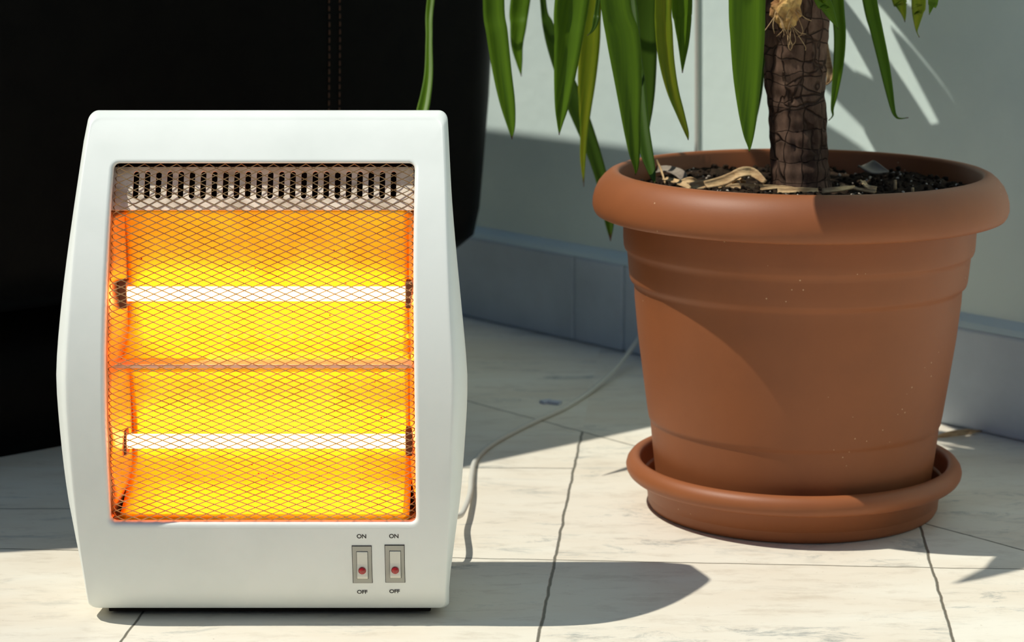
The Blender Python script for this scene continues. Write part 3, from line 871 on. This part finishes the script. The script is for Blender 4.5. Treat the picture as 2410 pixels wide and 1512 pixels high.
def leaf(pts, m, fold=.22, roll=0.0, face=None, n=6, sub=7):
    """pts = (x,y,z,width) root..tip ; V-folded blade"""
    P = catmull(pts, sub); V = []; F = []; UV = []
    tot = len(P)-1
    ax = Vector((TOP.x, TOP.y, 0))
    for i, p in enumerate(P):
        a = Vector(P[max(i-1, 0)][:3]); b = Vector(P[min(i+1, tot)][:3]); t = (b-a).normalized()
        c = Vector(p[:3])
        out = face if face is not None else Vector((0, -1, .15))
        sd_ = t.cross(out)
        if sd_.length < .05: sd_ = Vector((1, 0, 0))
        sd_.normalize(); nn = sd_.cross(t).normalized()
        if roll: 
            R_ = Matrix.Rotation(roll, 3, t); sd_ = R_ @ sd_; nn = R_ @ nn
        w_ = max(p[3], .0005)
        for k in range(n+1):
            u = 2*k/n-1
            V.append(c + sd_*(u*w_/2) + nn*(fold*w_*(abs(u)**1.3)*.5))
            UV.append(((k/n)*w_*12, i/tot))
    for i in range(tot):
        for k in range(n): a = i*(n+1)+k; F.append((a, a+1, a+n+2, a+n+1))
    o = mesh_obj('leaf', V, F, m, plant)
    me = o.data; uvl = me.uv_layers.new(name='UVMap')
    for lp_ in me.loops: uvl.data[lp_.index].uv = UV[lp_.vertex_index]
    s = o.modifiers.new('thick', 'SOLIDIFY'); s.thickness = .0009; s.offset = 0
    return o
def hang(Ya, Yb, vis, m=M_leaf, apex=.10, **kw):
    """a leaf that rises from the crown, arches over and hangs down through the given points"""
    ymin, ymax = vis[0][1], vis[-1][1]
    W = []
    for px, py, w_ in vis:
        t = (py-ymin)/max(1, ymax-ymin); Y = lerp(Ya, Yb, t); p = atY(px, py, Y); W.append((p.x, p.y, p.z, w_*depth(Y, p.z)/FPX))
    f = Vector(W[0][:3]); g = Vector(W[1][:3])
    up = (f-g).normalized()
    root = TOP + Vector((0, 0, -.02)); d = f - root; hd = Vector((d.x, d.y, 0)); wmax = max(W[0][3], W[1][3])
    b1 = f + up*.07 + Vector((0, 0, .03)) - hd*.04
    b2 = root + hd*.62 + Vector((0, 0, apex)); b2.z = max(b2.z, b1.z+.03)
    b3 = root + hd*.22 + Vector((0, 0, apex*.65))
    r0 = root + (hd.normalized()*.015 if hd.length > 1e-4 else Vector((0,0,0)))
    pts = [(*r0, .022), (*b3, wmax*.8+.004), (*b2, wmax*1.08), (*b1, wmax*1.05)] + W
    return leaf(pts, m, **kw)
hang(2.16, 2.05, [(1014,0,17),(1010,90,15),(1009,170,19),(1002,225,24),(992,270,26),(978,320,10),(972,345,0)], M_leaf, fold=.5)
hang(2.08, 2.05, [(1162,0,50),(1170,80,50),(1182,170,44),(1194,240,36),(1203,295,19),(1205,328,0)], fold=.35)
hang(2.22, 2.20, [(1225,0,46),(1220,60,38),(1217,105,28),(1222,145,15),(1227,180,0)], M_leaf, fold=.3)
hang(2.20, 2.17, [(1278,0,14),(1290,60,26),(1308,125,32),(1350,235,42),(1385,325,36),(1410,400,30),(1425,460,27),(1434,520,22),(1437,568,0)], M_leafd, fold=.35)
hang(2.04, 2.02, [(1346,0,80),(1338,90,66),(1329,180,50),(1322,250,32),(1318,290,14),(1316,318,0)], M_leafd if False else M_leaf, fold=.4)
hang(2.14, 2.12, [(1392,0,50),(1387,100,50),(1381,190,42),(1377,260,28),(1374,320,17),(1372,375,13),(1374,440,0)], M_leafy, fold=.2)
hang(2.00, 1.99, [(1408,0,10),(1403,45,14),(1395,70,7),(1382,84,0)], M_leafd, fold=.3)
hang(1.965, 1.955, [(1448,0,70),(1466,90,78),(1478,190,64),(1486,290,42),(1493,360,26),(1497,395,10),(1495,413,0)], M_leaf, fold=.3)
hang(2.10, 2.07, [(1515,0,68),(1517,130,58),(1519,210,46),(1522,262,28),(1524,285,15),(1522,310,10),(1521,335,0)], M_leafdry, fold=.15)
hang(2.03, 1.955, [(1490,80,30),(1502,200,32),(1512,300,32),(1522,360,30),(1534,405,18),(1542,436,0)], M_leafd, fold=.3)
hang(1.99, 1.98, [(1561,0,38),(1562,70,40),(1568,140,36),(1582,210,28),(1602,270,18),(1616,312,9),(1620,330,0)], M_leafy, fold=.5)
hang(2.00, 1.99, [(1604,0,48),(1606,50,40),(1608,100,26),(1607,140,12),(1606,172,0)], M_leaf, fold=.6)
hang(1.90, 1.885, [(1757,0,86),(1758,90,80),(1758,180,66),(1760,260,46),(1762,315,26),(1764,345,8),(1763,358,0)], M_leaf, fold=.3)
hang(2.05, 2.04, [(1785,60,30),(1786,150,28),(1784,220,18),(1780,285,0)], M_leafd, fold=.3)
hang(1.92, 1.915, [(1925,-20,34),(1942,10,30),(1955,35,20),(1966,55,8),(1973,68,0)], M_leaf, fold=.4)
hang(2.02, 2.01, [(1970,0,30),(1976,80,28),(1973,150,24),(1965,215,16),(1959,255,7),(1960,272,3),(1950,284,0)], M_leaf, fold=.35)
hang(2.03, 2.00, [(2046,0,34),(2062,70,30),(2078,140,26),(2090,200,20),(2101,255,11),(2108,273,6),(2118,279,3),(2138,277,0)], M_leaf, fold=.3)
hang(2.06, 2.05, [(2112,-15,34),(2120,10,26),(2127,32,12),(2130,52,0)], M_leafy)
hang(2.00, 2.0, [(2162,-10,34),(2160,25,28),(2158,55,14),(2158,74,3),(2164,88,0)], M_leafy)
hang(1.98, 1.98, [(2198,-15,24),(2194,5,17),(2190,22,8),(2187,35,0)], M_leaf)
ribbon([tuple(atY(1940,90,PY+.045)), tuple(atY(1946,140,PY+.045)), tuple(atY(1953,182,PY+.04)), tuple(atY(1944,200,PY+.04))], [.004,.006,.005,.001], M_straw, 'dry_leaf_remnant', parent=plant)
# the rest of the crown, above the frame
# leaves are chosen so that their sun shadows fall to the right and behind, where the photo is shaded
rl = random.Random(11)
K = 1/SUN_TAN
def q2(p): return (p[1]+SUN_AZ*K*p[2], p[0]+K*p[2])
shade, lit = [], []
def wgrid(dst, x0, x1, y0, y1, n=12, m_=8):
    for i in range(n):
        for k in range(m_): dst.append(q2(wall_pt(lerp(x0, x1, (i+.5)/n), lerp(y0, y1, (k+.5)/m_), -.012)))
wgrid(shade, 1830, 2085, 0, 280, 16, 16); wgrid(shade, 2085, 2420, 0, 130, 20, 9); wgrid(shade, 2085, 2420, 250, 760, 20, 26)
wgrid(shade, 2235, 2420, 130, 250, 12, 8); wgrid(shade, 2305, 2420, 760, 1000, 8, 14); wgrid(shade, 2235, 2268, 760, 1000, 3, 14); wgrid(shade, 2170, 2210, 130, 250, 3, 7)
for i in range(10):
    for k in range(6): shade.append(q2(atZ(lerp(2240, 2420, (i+.5)/10), lerp(1020, 1280, (k+.5)/6))))
for i in range(60):
    a = math.radians(lerp(-87, 60, i/59))
    for r_ in (.12, .14, .155, .155, .155, .168, .168, .168): shade.append(q2((PX+r_*math.cos(a), PY+r_*math.sin(a), ZR-.012)))
wgrid(lit, 1400, 1800, 0, 340, 12, 10); wgrid(lit, 1960, 2105, 300, 345, 5, 3)
for _ in range(2): wgrid(lit, 2212, 2230, 175, 235, 2, 4); wgrid(lit, 2140, 2168, 205, 235, 3, 2); wgrid(lit, 2100, 2112, 140, 170, 2, 2); wgrid(lit, 2275, 2300, 780, 990, 2, 6)
for i in range(40):
    a = math.radians(lerp(-92, -215, i/39))
    for r_ in (.155, .168): lit.append(q2((PX+r_*math.cos(a), PY+r_*math.sin(a), ZR-.012)))
for i in range(14):
    for k in range(8): lit.append(q2(atZ(lerp(1560, 2480, i/13), lerp(1345, 1512, k/7))))
for px in range(1550, 1830, 25): lit.append(q2(on_soil(px, 430)))
def covered(P, pts):
    segs = [(q2(a), q2(b), .5*(a[3]+b[3])*.38) for a, b in zip(P[1:], P[2:])]
    out = set()
    for n_, (u, v) in enumerate(pts):
        for (a, b, h) in segs:
            du, dv = b[0]-a[0], b[1]-a[1]; t = max(0, min(1, ((u-a[0])*du+(v-a[1])*dv)/(du*du+dv*dv+1e-9)))
            if (a[0]+t*du-u)**2 + (a[1]+t*dv-v)**2 < h*h: out.add(n_); break
    return out
cands = []
while len(cands) < 1300:
    az = rl.uniform(-.85*math.pi, 1.05*math.pi)
    dx, dy = math.cos(az), math.sin(az)
    ln = rl.uniform(.22, .52); el = rl.uniform(.0, 1.3)
    w_ = rl.uniform(.034, .042); droop = rl.uniform(.08, .36); bend = rl.uniform(-.08, .08)
    P = []
    for s, ww in ((0,.7), (.25,.95), (.5,1), (.75,.85), (.92,.4), (1,.02)):
        r_ = ln*s*math.cos(el*.8); z = TOP.z-.01 + ln*s*math.sin(el) - droop*s*s
        P.append((TOP.x+dx*(r_+.01)-dy*bend*s*s, TOP.y+dy*(r_+.01)+dx*bend*s*s, z, w_*ww))
    if any(p[2] < H-.052*p[1]+.012 for p in P) or any((Vector(p[:3])-wa).dot(NW) < .02 for p in P): continue
    cs, cl = covered(P, shade), covered(P, lit)
    if len(cl) > 9 or len(cs) < 4: continue
    cands.append((P, cs, cl))
done = set(); cnt = 0; badset = set()
while cnt < 74 and cands:
    best = max(cands, key=lambda c: len(c[1]-done) - 2.5*len(c[2]-badset) + .002*len(c[1]))
    if len(best[1]-done) < 1: break
    cands.remove(best); done |= best[1]; badset |= best[2]
    dx, dy = best[0][3][0]-TOP.x, best[0][3][1]-TOP.y
    leaf(best[0], rl.choice((M_leaf, M_leaf, M_leafd)), face=Vector((-dx, -dy, .6)).normalized(), fold=.25, n=4, sub=5); cnt += 1
print('shade', len(shade), 'covered', len(done), 'lit hit', len(badset), 'of', len(lit))
print('crown leaves', cnt, 'TOP', TOP, 'pot', PX, PY, 'ZR', ZR)

# ------------------------------------------------------------------ small things on the floor
p = [tuple(atZ(2200,1030,.002)), tuple(atZ(2235,1024,.005)), tuple(atZ(2275,1019,.004)), tuple(atZ(2310,1015,.002))]
tag(ribbon(p, [.002,.006,.006,.001], M_straw, 'dry_leaf', th=.0008), 'thin tan dry leaf on the floor behind the saucer by the skirting', 'dry leaf', 'dry leaves on the floor')
bm = bmesh.new()
c = atZ(1286, 947, .001)
for k, (dx, dy) in enumerate(((0, 0), (.009, -.004))):
    box_bm(bm, -.006, .006, -.004, .004, 0, .003, Matrix.Translation((c.x+dx, c.y+dy, .0)) @ Matrix.Rotation(.5-k, 4, 'Z'))
tag(bm_obj('paper_scrap', bm, M_paper), 'tiny crumpled pale blue scrap on the floor beside the cable', 'scrap')
